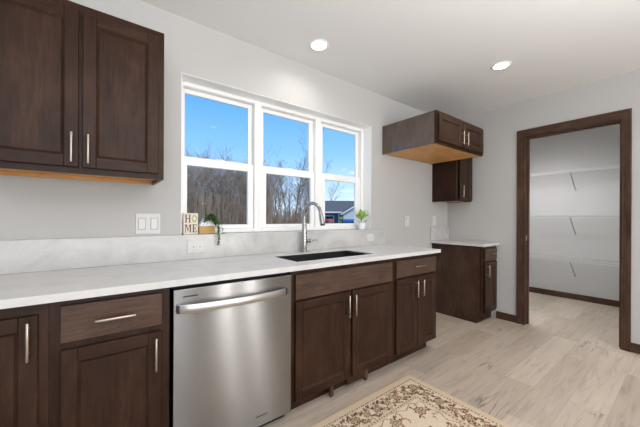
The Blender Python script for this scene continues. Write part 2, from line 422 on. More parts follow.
# recessed ceiling lights (the two in view and the same fittings further back in the room)
def downlight(x, y, label, group='round recessed ceiling lights', w=DOWNLIGHT_W, soft=.055, col=(1, .955, .90), cone=(165, .9)):
    t = root('recessed_light', (x, y, ZC), label, 'ceiling light', group)
    bm = B(); n = 40
    prof = [(.078, ZC - .0005), (.078, ZC - .004), (.070, ZC - .008), (.060, ZC - .007), (.058, ZC - .0015)]
    rings = [[bm.verts.new((x + r * math.cos(2 * PI * k / n), y + r * math.sin(2 * PI * k / n), z)) for k in range(n)] for r, z in prof]
    for i in range(len(rings) - 1):
        for k in range(n): bm.faces.new((rings[i][k], rings[i][(k + 1) % n], rings[i + 1][(k + 1) % n], rings[i + 1][k]))
    obj('trim_ring', bm, white_m, t, True)
    bm = B(); lathe(bm, x, y, [(.0575, ZC - .0010), (.0575, ZC - .0035)], 40); obj('lens', bm, lamp_m, t)
    d = bpy.data.lights.new('downlight_lamp', 'SPOT'); d.energy = w * 3.0; d.spot_size = math.radians(cone[0]); d.spot_blend = cone[1]; d.shadow_soft_size = soft; d.color = col
    lo = bpy.data.objects.new('downlight_lamp', d); C.objects.link(lo); lo.parent = t; lo.location = (0, 0, -.012)
downlight(1.361, -.314, 'round lit recessed light in the ceiling above the sink window', w=4.5)
downlight(2.797, -1.053, 'round lit recessed light in the ceiling towards the pantry doorway', w=11.0)
for x_, y_ in ((-1.2, -1.2), (0.6, -2.6), (2.6, -3.0), (-1.4, -3.6), (1.2, -4.3)):
    downlight(x_, y_, 'round lit recessed light in the ceiling behind the kitchen', w=2.5 if x_ < 0 else DOWNLIGHT_W)
downlight(4.25, -.62, 'added unseen round fill light in the ceiling of the pantry', w=78.0, cone=(172, .6), soft=.34, col=(.96, .98, 1.0))  # unseen pantry lamp added to brighten the back wall

# ------------------------------------------------------------------ cabinets
def bar_pull(parent, axis, a0, a1, fix, yface, name='handle'):
    """bar pull along z (axis 'z', fix = x) or along x (axis 'x', fix = z), standing off the face at yface"""
    bm = B(); yb = yface - .030
    P = (lambda s: (fix, yb, s)) if axis == 'z' else (lambda s: (s, yb, fix))
    Q = (lambda s: (fix, yface - .0003, s)) if axis == 'z' else (lambda s: (s, yface - .0003, fix))
    tube(bm, [P(a0), P(a0 + .002), P(a1 - .002), P(a1)], [.0042, .0054, .0054, .0042], 12)
    ins = (a1 - a0) * .17
    for s in (a0 + ins, a1 - ins): tube(bm, [P(s), Q(s)], [.0042, .0042], 10)
    return obj(name, bm, nickel, parent, True)

def shaker(parent, x0, x1, z0, z1, yf, name='door', w=.052, th=.0195, label=None):
    bm = B(); yb = yf + th
    box(bm, x0, x0 + w, yf, yb, z0, z1, .0025); box(bm, x1 - w, x1, yf, yb, z0, z1, .0025)
    box(bm, x0 + w, x1 - w, yf + .0003, yb, z0, z0 + w, .0015, 1); box(bm, x0 + w, x1 - w, yf + .0003, yb, z1 - w, z1, .0015, 1)
    # sloped bead around the recess
    R = [(0, .0015), (.011, .0095), (.011, .012)]
    rings = []
    for o_, d_ in R:
        X0, X1, Z0, Z1 = x0 + w + o_, x1 - w - o_, z0 + w + o_, z1 - w - o_
        rings.append([bm.verts.new(p) for p in ((X0, yf + d_, Z0), (X1, yf + d_, Z0), (X1, yf + d_, Z1), (X0, yf + d_, Z1))])
    for i in range(2):
        for k in range(4): bm.faces.new((rings[i][k], rings[i][(k + 1) % 4], rings[i + 1][(k + 1) % 4], rings[i + 1][k]))
    o = obj(name, bm, [wood_v, wood_h], parent)
    bm = B(); box(bm, x0 + w - .002, x1 - w + .002, yf + .011, yf + .0165, z0 + w - .002, z1 - w + .002); obj('panel', bm, wood_v, o)
    return o
def slab_front(parent, x0, x1, z0, z1, yf, name='drawer', th=.0195):
    bm = B(); box(bm, x0, x1, yf, yf + th, z0, z1, .004, 0, 2); return obj(name, bm, wood_dr, parent)

def carcass(parent, x0, x1, y0, y1, z0, z1, top=False):
    """panels of a cabinet box: y0 is the back, y1 the back of the face frame"""
    bm = B(); t = .016
    box(bm, x0, x0 + t, y1, y0, z0, z1); box(bm, x1 - t, x1, y1, y0, z0, z1)
    box(bm, x0 + t, x1 - t, y1, y0, z0, z0 + t); box(bm, x0 + t, x1 - t, y0 - t, y0, z0 + t, z1)
    if top: box(bm, x0 + t, x1 - t, y1, y0 - t, z1 - t, z1)
    return obj('body', bm, wood_v, parent)
def face_frame(parent, xs, zs, y, openings, th=.019):
    """grid with open cells at 'openings'"""
    bm = B(); slab(bm, xs, zs, y, y + th, set(openings), (0, 2, 1)); return obj('face_frame', bm, wood_v, parent)
def toe(parent, x0, x1, y=-.562):
    bm = B(); box(bm, x0, x1, y, y + .016, 0.0005, .0985); return obj('toe_kick', bm, wood_h, parent)
ZB = .10
FB = F + .019
# left-hand door cabinet
c0 = root('base_cabinet', (-.50, -.31, 0), 'dark wood base cabinet with a tall door at the left edge of the photo', 'cabinet')
carcass(c0, -.86, -.1405, -.003, FB, ZB, ZU - .001)
face_frame(c0, [-.86, -.82, -.175, -.1405], [ZB, .125, .825, ZU - .001], F, [(1, 1)])
dd = shaker(c0, -.545, -.168, .09, .838, D); bar_pull(dd, 'z', .685, .822, -.192, D)
dd = shaker(c0, -.845, -.552, .09, .838, D)
toe(c0, -.86, -.1405)
# drawer cabinet
c1 = root('base_cabinet', (.066, -.31, 0), 'dark wood base cabinet with one drawer over one door, left of the dishwasher', 'cabinet')
carcass(c1, -.1395, .2705, -.003, FB, ZB, ZU - .001)
face_frame(c1, [-.1395, -.095, .225, .2705], [ZB, .125, .675, .73, .845, ZU - .001], F, [(1, 1), (1, 3)])
dd = slab_front(c1, -.107, .236, .717, .858, D); bar_pull(dd, 'x', -.003, .134, .788, D)
dd = shaker(c1, -.107, .236, .09, .688, D); bar_pull(dd, 'z', .525, .667, .21, D)
toe(c1, -.1395, .2705)
# sink cabinet
c2 = root('sink_cabinet', (1.4, -.31, 0), 'wide dark wood sink cabinet with two doors, right of the dishwasher', 'cabinet')
carcass(c2, .926, 1.8895, -.003, FB, ZB, ZU - .001)
face_frame(c2, [.926, .965, 1.395, 1.43, 1.845, 1.8895], [ZB, .125, .675, .73, .84, ZU - .001], F, [(1, 1), (3, 1), (1, 3), (2, 3), (3, 3)])
slab_front(c2, .952, 1.857, .703, .854, D, 'false_drawer_front')
dd = shaker(c2, .952, 1.400, .088, .689, D); bar_pull(dd, 'z', .521, .670, 1.369, D)
dd = shaker(c2, 1.427, 1.857, .088, .689, D); bar_pull(dd, 'z', .521, .668, 1.431, D)
toe(c2, .926, 1.8895)
for xb_ in (1.243, 1.575):
    bm = B(); box(bm, xb_, xb_ + .03, F + .002, F + .017, .0005, .0995, .001); obj('toe_bracket', bm, wood_dr, c2)
bm = B(); box(bm, 1.40, 1.575, F + .004, F + .016, .028, .0995, .001); obj('toe_board', bm, wood_h, c2)
# end cabinet
c3 = root('base_cabinet', (2.2, -.31, 0), 'dark wood base cabinet, one drawer over two doors, right end of the long counter', 'cabinet')
carcass(c3, 1.8905, 2.512, -.003, FB, ZB, ZU - .001)
face_frame(c3, [1.8905, 1.93, 2.185, 2.215, 2.47, 2.512], [ZB, .125, .675, .73, .84, ZU - .001], F, [(1, 1), (3, 1), (1, 3), (2, 3), (3, 3)])
dd = slab_front(c3, 1.912, 2.485, .717, .852, D); bar_pull(dd, 'x', 2.130, 2.270, .793, D)
dd = shaker(c3, 1.912, 2.198, .098, .699, D); bar_pull(dd, 'z', .530, .670, 2.163, D)
dd = shaker(c3, 2.205, 2.488, .098, .699, D); bar_pull(dd, 'z', .529, .668, 2.250, D)
bm = B(); box(bm, 1.8905, 2.445, -.562, -.546, .0005, .0985); box(bm, 2.429, 2.445, -.546, -.02, .0005, .0985); obj('toe_kick', bm, wood_h, c3)

# dishwasher
dw = root('dishwasher', (.597, -.31, 0), 'stainless steel dishwasher with a curved bar handle between dark cabinets', 'dishwasher')
bm = B(); box(bm, .284, .910, -.600, -.01, .10, .868, .002); obj('tub', bm, black_m, dw)
bm = B(); box(bm, .281, .9125, -.647, -.6005, .058, .864, .004, 0, 2); door = obj('door', bm, steel, dw)
bm = B(); box(bm, .290, .905, -.585, -.57, .0005, .0985); obj('kick_plate', bm, black_m, dw)
bm = B(); n = 24; HX0, HX1, hz = .297, .872, .776
pr_ = []
for i in range(n + 1):
    s_ = i / n; x = HX0 + (HX1 - HX0) * s_
    yb_ = -.657 - .046 * (1 - (2 * s_ - 1) ** 2) ** .75
    pr_.append((x, yb_))
rings = []
for x, yb_ in pr_:
    rings.append([bm.verts.new(p) for p in ((x, yb_ + .010, hz - .013), (x, yb_ + .001, hz - .0200), (x, yb_ - .004, hz - .008), (x, yb_ - .004, hz + .008), (x, yb_ + .001, hz + .0200), (x, yb_ + .010, hz + .013))])
for i in range(n):
    for k in range(6): bm.faces.new((rings[i][k], rings[i][(k + 1) % 6], rings[i + 1][(k + 1) % 6], rings[i + 1][k]))
bm.faces.new(rings[0]); bm.faces.new(rings[-1][::-1])
hd = obj('handle', bm, steel_bar, door, True)
bm = B()
box(bm, HX0 - .004, HX0 + .008, -.664, -.6473, hz - .018, hz + .018, .002); obj('handle_mount', bm, black_m, door); bm = B(); box(bm, HX1 - .008, HX1 + .004, -.664, -.6473, hz - .018, hz + .018, .002); obj('handle_mount', bm, black_m, door)
bm = B(); box(bm, .322, .389, -.6477, -.6470, .8255, .8315); obj('indicator_slot', bm, slot_m, door)
bm = B(); x = .690
for wch, g_ in ((.007, .002), (.004, .002), (.006, .002), (.003, .002), (.006, .0035), (.006, .002), (.005, .002), (.003, .002), (.006, .002)):
    box(bm, x, x + wch, -.6477, -.6470, .1105, .117); x += wch + g_
obj('badge', bm, slot_m, door)

# countertop with the sink cut-out
SX0, SX1, SY0, SY1 = 1.035, 1.770, -.187, -.535
bm = B(); slab(bm, [-.86, SX0, SX1, 2.5276], [-.657, SY1, SY0, -.0005], ZU, ZT, {(1, 1)}, (0, 1, 2)); bevel_sharp(bm, .002, 2)
tag(obj('countertop', bm, quartz), 'long white quartz countertop with a sink cut-out under the window', 'countertop')
bm = B(); box(bm, -.86, 2.4996, -.020, -.0008, ZT + .0004, 1.081, .0015)
tag(obj('backsplash', bm, quartz_b), 'low pale stone backsplash along the wall behind the long counter', 'backsplash')

# sink
sk = root('sink', ((SX0 + SX1) / 2, -.36, .70), 'black undermount sink set in the white counter below the faucet', 'sink')
bm = B(); t = .006; z0 = .69; zt = ZU - .0008
i0, i1, j0, j1 = SX0 + .0008, SX1 - .0008, SY1 + .0008, SY0 - .0008; zt = ZT - .005   # the black rim lines the cut-out almost to the top
box(bm, i0, i0 + .008, j0, j1, z0, zt, .002); box(bm, i1 - .008, i1, j0, j1, z0, zt, .002)
box(bm, i0 + .008, i1 - .008, j0, j0 + .008, z0, zt, .002); box(bm, i0 + .008, i1 - .008, j1 - .008, j1, z0, zt, .002)
box(bm, i0 + .008, i1 - .008, j0 + .008, j1 - .008, z0, z0 + .008)
obj('basin', bm, sink_m, sk)
bm = B(); lathe(bm, 1.40, -.34, [(.045, z0 + .0083), (.045, z0 + .0105), (.035, z0 + .0105), (.03, z0 + .009)], 28); obj('drain', bm, chrome, sk, True)

# faucet
FX, FY = 1.395, -.075
fa = root('faucet', (FX, FY, ZT), 'tall brushed steel gooseneck faucet behind the black sink', 'faucet')
bm = B(); lathe(bm, FX, FY, [(.027, ZT + .0005), (.027, ZT + .006), (.0235, ZT + .010), (.0225, ZT + .11), (.0205, ZT + .20), (.0165, ZT + .275), (.0135, ZT + .285)], 28); obj('body', bm, chrome, fa, True)
bm = B(); zc_ = ZT + .288; R_ = .116; pts = [(FX, FY, ZT + .27)]
for i in range(25):
    a = PI * (1 - i / 24 * .93); pts.append((FX, FY - R_ - R_ * math.cos(a), zc_ + R_ * math.sin(a)))
pts[1] = (FX, FY, zc_)
tube(bm, pts, .0130, 16); obj('neck', bm, chrome, fa, True)
e1 = Vector(pts[-1]); dr_ = (e1 - Vector(pts[-2])).normalized()
bm = B(); tube(bm, [e1 - dr_ * .012, e1 + dr_ * .0, e1 + dr_ * .055, e1 + dr_ * .082], [.0145, .0165, .0185, .0205], 20); obj('spray_head', bm, chrome, fa, True)
bm = B(); tube(bm, [e1 + dr_ * .0825, e1 + dr_ * .089], [.0195, .0175], 20); obj('nozzle', bm, black_m, fa, True)
bm = B(); zl = ZT + .088; tube(bm, [(FX + .018, FY, zl), (FX + .060, FY, zl)], .0185, 18); tube(bm, [(FX + .060, FY, zl), (FX + .063, FY, zl)], [.0185, .013], 18)
tube(bm, [(FX + .045, FY - .004, zl + .002), (FX + .075, FY - .012, zl + .004), (FX + .125, FY - .022, zl + .006)], [.0085, .0075, .006], 10); obj('lever', bm, chrome, fa, True)

# upper cabinet on the left
uc = root('wall_cabinet', (-.06, -.16, 1.403), 'dark wood wall cabinet with two tall doors, at the upper left of the window', 'cabinet')
bm = B(); t = .016; y1 = -.306
box(bm, -.412, -.396, y1, -.002, 1.403, 2.2023); box(bm, .2754, .2914, y1, -.002, 1.403, 2.2023); box(bm, -.396, .2754, y1, -.002, 2.186, 2.2023); box(bm, -.396, .2754, -.018, -.002, 1.425, 2.186); obj('body', bm, wood_v, uc)
face_frame(uc, [-.412, -.375, -.078, -.042, .255, .2914], [1.403, 1.44, 2.155, 2.2023], -.325, [(1, 1), (3, 1)])
bm = B(); box(bm, -.395, .2744, -.3055, -.019, 1.424, 1.432); box(bm, -.395, .2744, -.033, -.019, 1.4035, 1.4235); obj('underside', bm, maple, uc)
dd = shaker(uc, -.383, -.067, 1.432, 2.162, -.345); bar_pull(dd, 'z', 1.450, 1.586, -.0915, -.345)
dd = shaker(uc, -.053, .263, 1.432, 2.162, -.345); bar_pull(dd, 'z', 1.449, 1.584, -.0315, -.345)

# deep cabinet over the fridge space
YF = -.637
fc = root('wall_cabinet', (2.945, -.32, 1.894), 'short deep dark wood wall cabinet with a bare plywood underside over the empty fridge space', 'cabinet')
bm = B(); x0, x1, z0, z1 = 2.4719, 3.419, 1.8945, 2.199
box(bm, x0, x0 + t, YF + .019, -.002, z0, z1); box(bm, x1 - t, x1, YF + .019, -.002, z0, z1); box(bm, x0 + t, x1 - t, YF + .019, -.002, z1 - t, z1); box(bm, x0 + t, x1 - t, -.018, -.002, z0 + .02, z1 - t); obj('body', bm, wood_gloss_lit, fc)
face_frame(fc, [x0, x0 + .04, 2.925, 2.955, x1 - .04, x1], [z0, z0 + .035, z1 - .035, z1], YF, [(1, 1), (3, 1)])
bm = B(); box(bm, x0 + t, x1 - t, YF + .0192, -.0185, z0 + .0015, z0 + .012); obj('underside', bm, maple, fc)
dd = shaker(fc, 2.495, 2.930, 1.917, 2.175, YF - .02, w=.05); bar_pull(dd, 'z', 1.937, 2.067, 2.896, YF - .02)
dd = shaker(fc, 2.948, 3.392, 1.917, 2.175, YF - .02, w=.05); bar_pull(dd, 'z', 1.937, 2.067, 2.985, YF - .02)

# narrow wall cabinet in the corner
nc = root('wall_cabinet', (3.64, -.15, 1.4117), 'narrow dark wood wall cabinet in the corner, behind and below the deep cabinet', 'cabinet')
bm = B(); x0, x1 = 3.4519, 3.8385
box(bm, x0, x0 + t, -.299, -.002, 1.4117, 2.199); box(bm, x1 - t, x1, -.299, -.002, 1.4117, 2.199); box(bm, x0 + t, x1 - t, -.299, -.002, 2.183, 2.199); box(bm, x0 + t, x1 - t, -.018, -.002, 1.43, 2.183); obj('body', bm, wood_v, nc)
face_frame(nc, [x0, x0 + .045, x1 - .045, x1], [1.4117, 1.45, 2.16, 2.199], -.318, [(1, 1)])
bm = B(); box(bm, x0 + t, x1 - t, -.2985, -.0185, 1.418, 1.428); obj('underside', bm, maple, nc)
dd = shaker(nc, 3.515, 3.825, 1.425, 2.185, -.338); bar_pull(dd, 'z', 1.455, 1.605, 3.545, -.338)

# narrow base cabinet with its own top, in the corner by the doorway
nb = root('base_cabinet', (3.64, -.31, 0), 'narrow dark wood base cabinet in the corner by the pantry doorway', 'cabinet')
bm = B(); x0, x1 = 3.4519, 3.8385
slab(bm, [-.562, FB, -.003][::-1] if False else [FB, -.562, -.003], [.0005, ZB, ZU - .001], x0, x0 + t, {(0, 0)}, (1, 2, 0))
box(bm, x1 - t, x1, FB, -.003, ZB, ZU - .001); box(bm, x0 + t, x1 - t, FB, -.003, ZB, ZB + t); box(bm, x0 + t, x1 - t, -.019, -.003, ZB + t, ZU - .001); obj('body', bm, wood_side_lit, nb)
face_frame(nb, [x0, x0 + .05, x1 - .04, x1], [ZB, .125, .675, .73, .84, ZU - .001], F, [(1, 1), (1, 3)])
dd = slab_front(nb, 3.512, 3.815, .717, .852, D); bar_pull(dd, 'x', 3.60, 3.735, .79, D)
dd = shaker(nb, 3.512, 3.815, .125, .697, D); bar_pull(dd, 'z', .53, .67, 3.545, D)
toe(nb, x0 + .0165, x1)
bm = B(); slab(bm, [3.402, XR - .0008], [-.657, -.0008], ZU, ZT, set(), (0, 1, 2)); bevel_sharp(bm, .002)
tag(obj('countertop', bm, quartz), 'short white quartz countertop on the narrow corner cabinet', 'countertop')
bm = B(); box(bm, 3.405, XR - .0008, -.020, -.0008, ZT + .0004, 1.085, .0015)
tag(obj('backsplash', bm, quartz_b), 'short pale stone backsplash in the corner behind the narrow cabinet', 'backsplash')

# ------------------------------------------------------------------ switches and outlets
def plate(name, x0, x1, z0, z1, y, label, cat, kind, n=1):
    t = root(name, ((x0 + x1) / 2, y, (z0 + z1) / 2), label, cat)
    bm = B(); box(bm, x0, x1, y - .0065, y - .0004, z0, z1, .003, 0, 2); obj('wall_plate', bm, plate_m, t)
    wdt = x1 - x0; cz = (z0 + z1) / 2
    if kind == 'rocker':
        for k in range(n):
            cx = x0 + wdt * (k + .5) / n
            bm = B(); box(bm, cx - .018, cx + .018, y - .0085, y - .0066, cz - .034, cz + .034, .001)
            vs = [v for v in bm.verts if v.co.y < y - .0084 and v.co.z > cz]
            for v in vs: v.co.y -= .003
            obj('rocker', bm, rocker_m, t)
            bm = B(); box(bm, cx - .0205, cx + .0205, y - .0067, y - .0064, cz - .0365, cz + .0365); obj('rocker_gap', bm, gap_m, t)
    else:
        horiz = wdt > (z1 - z0)
        for k in (-1, 1):
            cx, c2 = ((x0 + x1) / 2 + k * wdt * .17, cz) if horiz else ((x0 + x1) / 2, cz + k * (z1 - z0) * .17)
            bm = B()
            box(bm, cx - .0165, cx + .0165, y - .0080, y - .0066, c2 - .014, c2 + .014, .001)
            rc = obj('receptacle', bm, rocker_m, t)
            bm = B()
            if horiz:
                box(bm, cx - .006, cx + .004, y - .0084, y - .0081, c2 + .004, c2 + .007); box(bm, cx - .006, cx + .004, y - .0084, y - .0081, c2 - .007, c2 - .004); box(bm, cx + .008, cx + .012, y - .0084, y - .0081, c2 - .002, c2 + .002)
            else:
                box(bm, cx - .007, cx - .0045, y - .0084, y - .0081, c2 - .003, c2 + .006); box(bm, cx + .0045, cx + .007, y - .0084, y - .0081, c2 - .003, c2 + .006); box(bm, cx - .002, cx + .002, y - .0084, y - .0081, c2 - .010, c2 - .006)
            obj('slots', bm, slot_m, rc)
plate('light_switch', .191, .325, 1.094, 1.222, 0, 'wide white double light switch on the wall left of the window', 'light switch', 'rocker', 2)
plate('power_outlet', .483, .603, .958, 1.042, -.020, 'white wall outlet set sideways in the backsplash below the wooden sign', 'outlet', 'outlet')
plate('power_outlet', 2.205, 2.320, .958, 1.034, -.020, 'white wall outlet set sideways in the backsplash at its right end', 'outlet', 'outlet')
plate('light_switch', 2.872, 2.960, 1.105, 1.228, 0, 'white single switch on the wall below the deep cabinet', 'light switch', 'rocker', 1)
plate('power_outlet', 3.450, 3.535, 1.103, 1.230, 0, 'white upright outlet on the wall just above the short corner backsplash', 'outlet', 'outlet')

# ------------------------------------------------------------------ things on the sill
SZ = 1.0812
cream = mat('cream_painted_wood', (0.74, 0.68, 0.58), 0.6); ink = mat('brown_ink', (0.13, 0.075, 0.045), 0.6)
wreath = mat('olive_wreath_paint', (0.42, 0.38, 0.16), 0.6)
hs = root('home_sign', (.531, .055, SZ), 'small square cream wooden sign reading HOME, at the left end of the sill', 'sign')
hx0, hx1, hy, hz1 = .4745, .570, .045, SZ + .147
bm = B(); box(bm, hx0, hx1, hy, hy + .022, SZ, hz1, .002); obj('board', bm, cream, hs)
def letter(ch, x, z, w, h, m_):
    bm = B(); y0, y1 = hy - .0012, hy - .0002; s = w * .2
    def bx(a, b, c, d): box(bm, x + a * w, x + b * w, y0, y1, z + c * h, z + d * h)
    def quad(p):
        vs = [bm.verts.new((x + a * w, y0, z + b * h)) for a, b in p]; ws = [bm.verts.new((x + a * w, y1, z + b * h)) for a, b in p]
        bm.faces.new(vs); bm.faces.new(ws[::-1])
        for i in range(len(p)): bm.faces.new((vs[i], vs[(i + 1) % len(p)], ws[(i + 1) % len(p)], ws[i]))
    if ch == 'H':
        for a in (.08, .70): bx(a, a + .22, 0, 1); bx(a - .08, a + .30, 0, .07); bx(a - .08, a + .30, .93, 1)
        bx(.30, .70, .46, .54)
    elif ch == 'M':
        bx(.06, .16, 0, 1); bx(.76, .96, 0, 1); bx(0, .24, 0, .07); bx(.68, 1, 0, .07); bx(0, .22, .93, 1); bx(.78, 1, .93, 1)
        quad([(.10, 1), (.30, 1), (.56, .12), (.46, .12)]); quad([(.46, .12), (.52, .12), (.80, 1), (.72, 1)])
    elif ch == 'E':
        bx(.12, .36, 0, 1); bx(.04, .92, 0, .08); bx(.04, .92, .92, 1); bx(.36, .68, .46, .54); bx(.84, .92, 0, .26); bx(.84, .92, .74, 1); bx(.62, .70, .36, .64)
    elif ch == 'O':
        n = 26
        r = [[bm.verts.new((x + w * (.5 + k_ * (.48 + .07 * ((i % 2) * 2 - 1) * (k_ > .8)) * math.cos(2 * PI * i / n)), y_, z + h * (.5 + k_ * (.46 + .05 * ((i % 2) * 2 - 1) * (k_ > .8)) * math.sin(2 * PI * i / n)))) for i in range(n)] for k_, y_ in ((1, y1), (1, y0), (.62, y0), (.62, y1))]
        for a in range(3):
            for i in range(n): bm.faces.new((r[a][i], r[a][(i + 1) % n], r[a + 1][(i + 1) % n], r[a + 1][i]))
    obj('letter', bm, m_, hs)
letter('H', .4835, SZ + .082, .037, .055, ink); letter('O', .5275, SZ + .082, .036, .055, wreath)
letter('M', .4830, SZ + .014, .041, .055, ink); letter('E', .5310, SZ + .014, .033, .055, ink)

gold = mat('golden_wood', (0.50, 0.29, 0.085), 0.4); white_pot = mat('white_ceramic', (0.82, 0.81, 0.79), 0.35)
def leafmat(name, a, b):
    m = mat(name, a, 0.5); n = N(m, 'ShaderNodeTexNoise', Scale=25.0); L(m, coords(m, (1, 1, 1)), n.inputs[0])
    L(m, ramp(m, n.outputs['Fac'], [(0.35, a), (0.65, b)]), bsdf(m).inputs['Base Color']); return m
vine_m = leafmat('trailing_leaf_green', (0.045, 0.11, 0.03), (0.11, 0.21, 0.065)); leaf_m = leafmat('bright_leaf_green', (0.22, 0.42, 0.06), (0.42, 0.62, 0.14))
stem_m = mat('green_stem', (0.12, 0.2, 0.05), 0.6); soil_m = mat('potting_soil', (0.05, 0.035, 0.025), 0.9)
def leaf(bm, base, d, up_, ln, wd, curl=.25, n=5, mi=0):
    d = Vector(d).normalized(); up_ = Vector(up_); s = d.cross(up_)
    if s.length < 1e-4: s = d.cross(Vector((1, 0, 0)))
    s.normalize(); nrm = s.cross(d).normalized(); prev = None
    for i in range(n + 1):
        t_ = i / n; p = Vector(base) + d * (ln * t_) - nrm * (ln * curl * t_ * t_)
        w_ = wd * .5 * (math.sin(PI * min(1, t_ * .93 + .05)) ** .8)
        row = [bm.verts.new(p - s * w_), bm.verts.new(p - nrm * w_ * .25), bm.verts.new(p + s * w_)]
        if prev:
            for k in (0, 1): bm.faces.new((prev[k], prev[k + 1], row[k + 1], row[k])).material_index = mi
        prev = row
tp = root('trailing_plant', (.628, .055, SZ), 'trailing green plant in a white wedge planter, beside the small sign', 'potted plant')
bm = B(); box(bm, .574, .684, .028, .082, SZ, SZ + .056, .003); obj('wooden_base', bm, gold, tp)
bm = B(); ztop = SZ + .135   # white wedge with grooves
za = SZ + .0565
sect = [(.578, za), (.676, za), (.664, ztop - .01), (.625, ztop)]
v0 = [bm.verts.new((x, .032, z)) for x, z in sect]; v1 = [bm.verts.new((x, .078, z)) for x, z in sect]
bm.faces.new(v0); bm.faces.new(v1[::-1])
for i in range(4): bm.faces.new((v0[i], v0[(i + 1) % 4], v1[(i + 1) % 4], v1[i]))
obj('planter', bm, white_pot, tp)
bm = B()
for k in range(2):
    a = (.600 + k * .024, za + .003); b = (.628 + k * .012, ztop - .02)
    tube(bm, [(a[0], .0318, a[1]), (b[0], .0318, b[1])], .0012, 6)
obj('groove', bm, ink, tp)
rg = random.Random(3); lb = B(); sb_ = B()
for k in range(26):
    a = rg.uniform(-2.9, .9); ln = rg.uniform(.05, .085) if k > 2 else .13
    p = Vector((.648, .052, ztop - .012)); pts = [p.copy()]
    vel = Vector((math.cos(a) * .6, math.sin(a) * .42 - .12, .9)).normalized()
    if k <= 2: vel = Vector((.55, -.42 - .1 * k, .55)).normalized(); ln = (.20, .15, .11)[k]
    st = 10
    for i in range(st):
        vel = (vel + Vector((0, 0, -.34 if k > 2 else -.42))).normalized(); p = p + vel * ln / st; 
        if p.y > .098: p.y = .098
        if p.z < SZ + .006 and p.y > -.045: p.y = max(-.045, p.y) ; p.z = SZ + .006
        pts.append(p.copy())
    tube(sb_, pts, .0012, 5)
    for q in pts[1:]:
        for _ in range(2):
            dv = Vector((rg.uniform(-1, 1), rg.uniform(-1, .4), rg.uniform(-.6, .7)))
            leaf(lb, q, dv, (0, 0, 1), rg.uniform(.015, .023), rg.uniform(.011, .016), .3, 3)
# one long strand over the front edge of the sill
pts = [Vector(p) for p in ((.655, .04, ztop - .01), (.672, -.0, ztop - .005), (.682, -.044, ztop - .04), (.683, -.052, SZ + .03), (.683, -.052, SZ - .02), (.682, -.050, SZ - .075))]
tube(sb_, pts, .0014, 5)
for i in range(len(pts) - 1):
    for q in range(6):
        P_ = pts[i].lerp(pts[i + 1], q / 6)
        for _ in range(4): leaf(lb, P_, (rg.uniform(-1, 1), rg.uniform(-1, .1), rg.uniform(-.9, .4)), (0, 0, 1), rg.uniform(.014, .021), rg.uniform(.010, .015), .3, 3)
obj('stems', sb_, stem_m, tp, True); obj('foliage', lb, vine_m, tp, True)

pp = root('potted_plant', (2.205, .05, SZ), 'small bright green leafy plant in a white pot, at the right end of the sill', 'potted plant')
bm = B(); lathe(bm, 2.205, .05, [(.033, SZ), (.037, SZ + .003), (.041, SZ + .066), (.040, SZ + .069), (.036, SZ + .068), (.035, SZ + .058)], 28); obj('pot', bm, white_pot, pp, True)
bm = B(); lathe(bm, 2.205, .05, [(.0345, SZ + .0585), (.0345, SZ + .0605)], 20); obj('soil', bm, soil_m, pp)
lb = B(); sb_ = B(); rg = random.Random(12)
for k, (a, tilt, ln, wd) in enumerate(((-2.7, .95, .085, .040), (-.4, .8, .085, .040), (-1.6, .5, .08, .042), (-2.2, .35, .10, .040), (-.9, .45, .10, .04), (.6, .7, .06, .035), (2.4, .6, .06, .035), (-1.3, 1.05, .06, .036), (-2.9, .5, .06, .034))):
    if a > 0: tilt *= .6
    b0 = Vector((2.205, .05, SZ + .06)); h_ = rg.uniform(.03, .06)
    dv = Vector((math.cos(a) * math.sin(tilt), math.sin(a) * math.sin(tilt) * .6, math.cos(tilt)))
    b1 = b0 + Vector((dv.x * .2, dv.y * .2, 1)).normalized() * h_
    tube(sb_, [b0, b1], .002, 6); leaf(lb, b1, dv, (0, 0, 1), ln * (1.3 if dv.y < .2 else .7), wd * 1.3, .25, 6)
for sgn in (-1, 1):
    b0 = Vector((2.205, .05, SZ + .06)); tube(sb_, [b0, b0 + Vector((sgn * .03, -.01, .012)), b0 + Vector((sgn * .058, -.015, .028 + .006 * sgn)), b0 + Vector((sgn * .078, -.018, .036))], [.002, .003, .003, .001], 6)
obj('stems', sb_, stem_m, pp, True); obj('leaves', lb, leaf_m, pp, True)

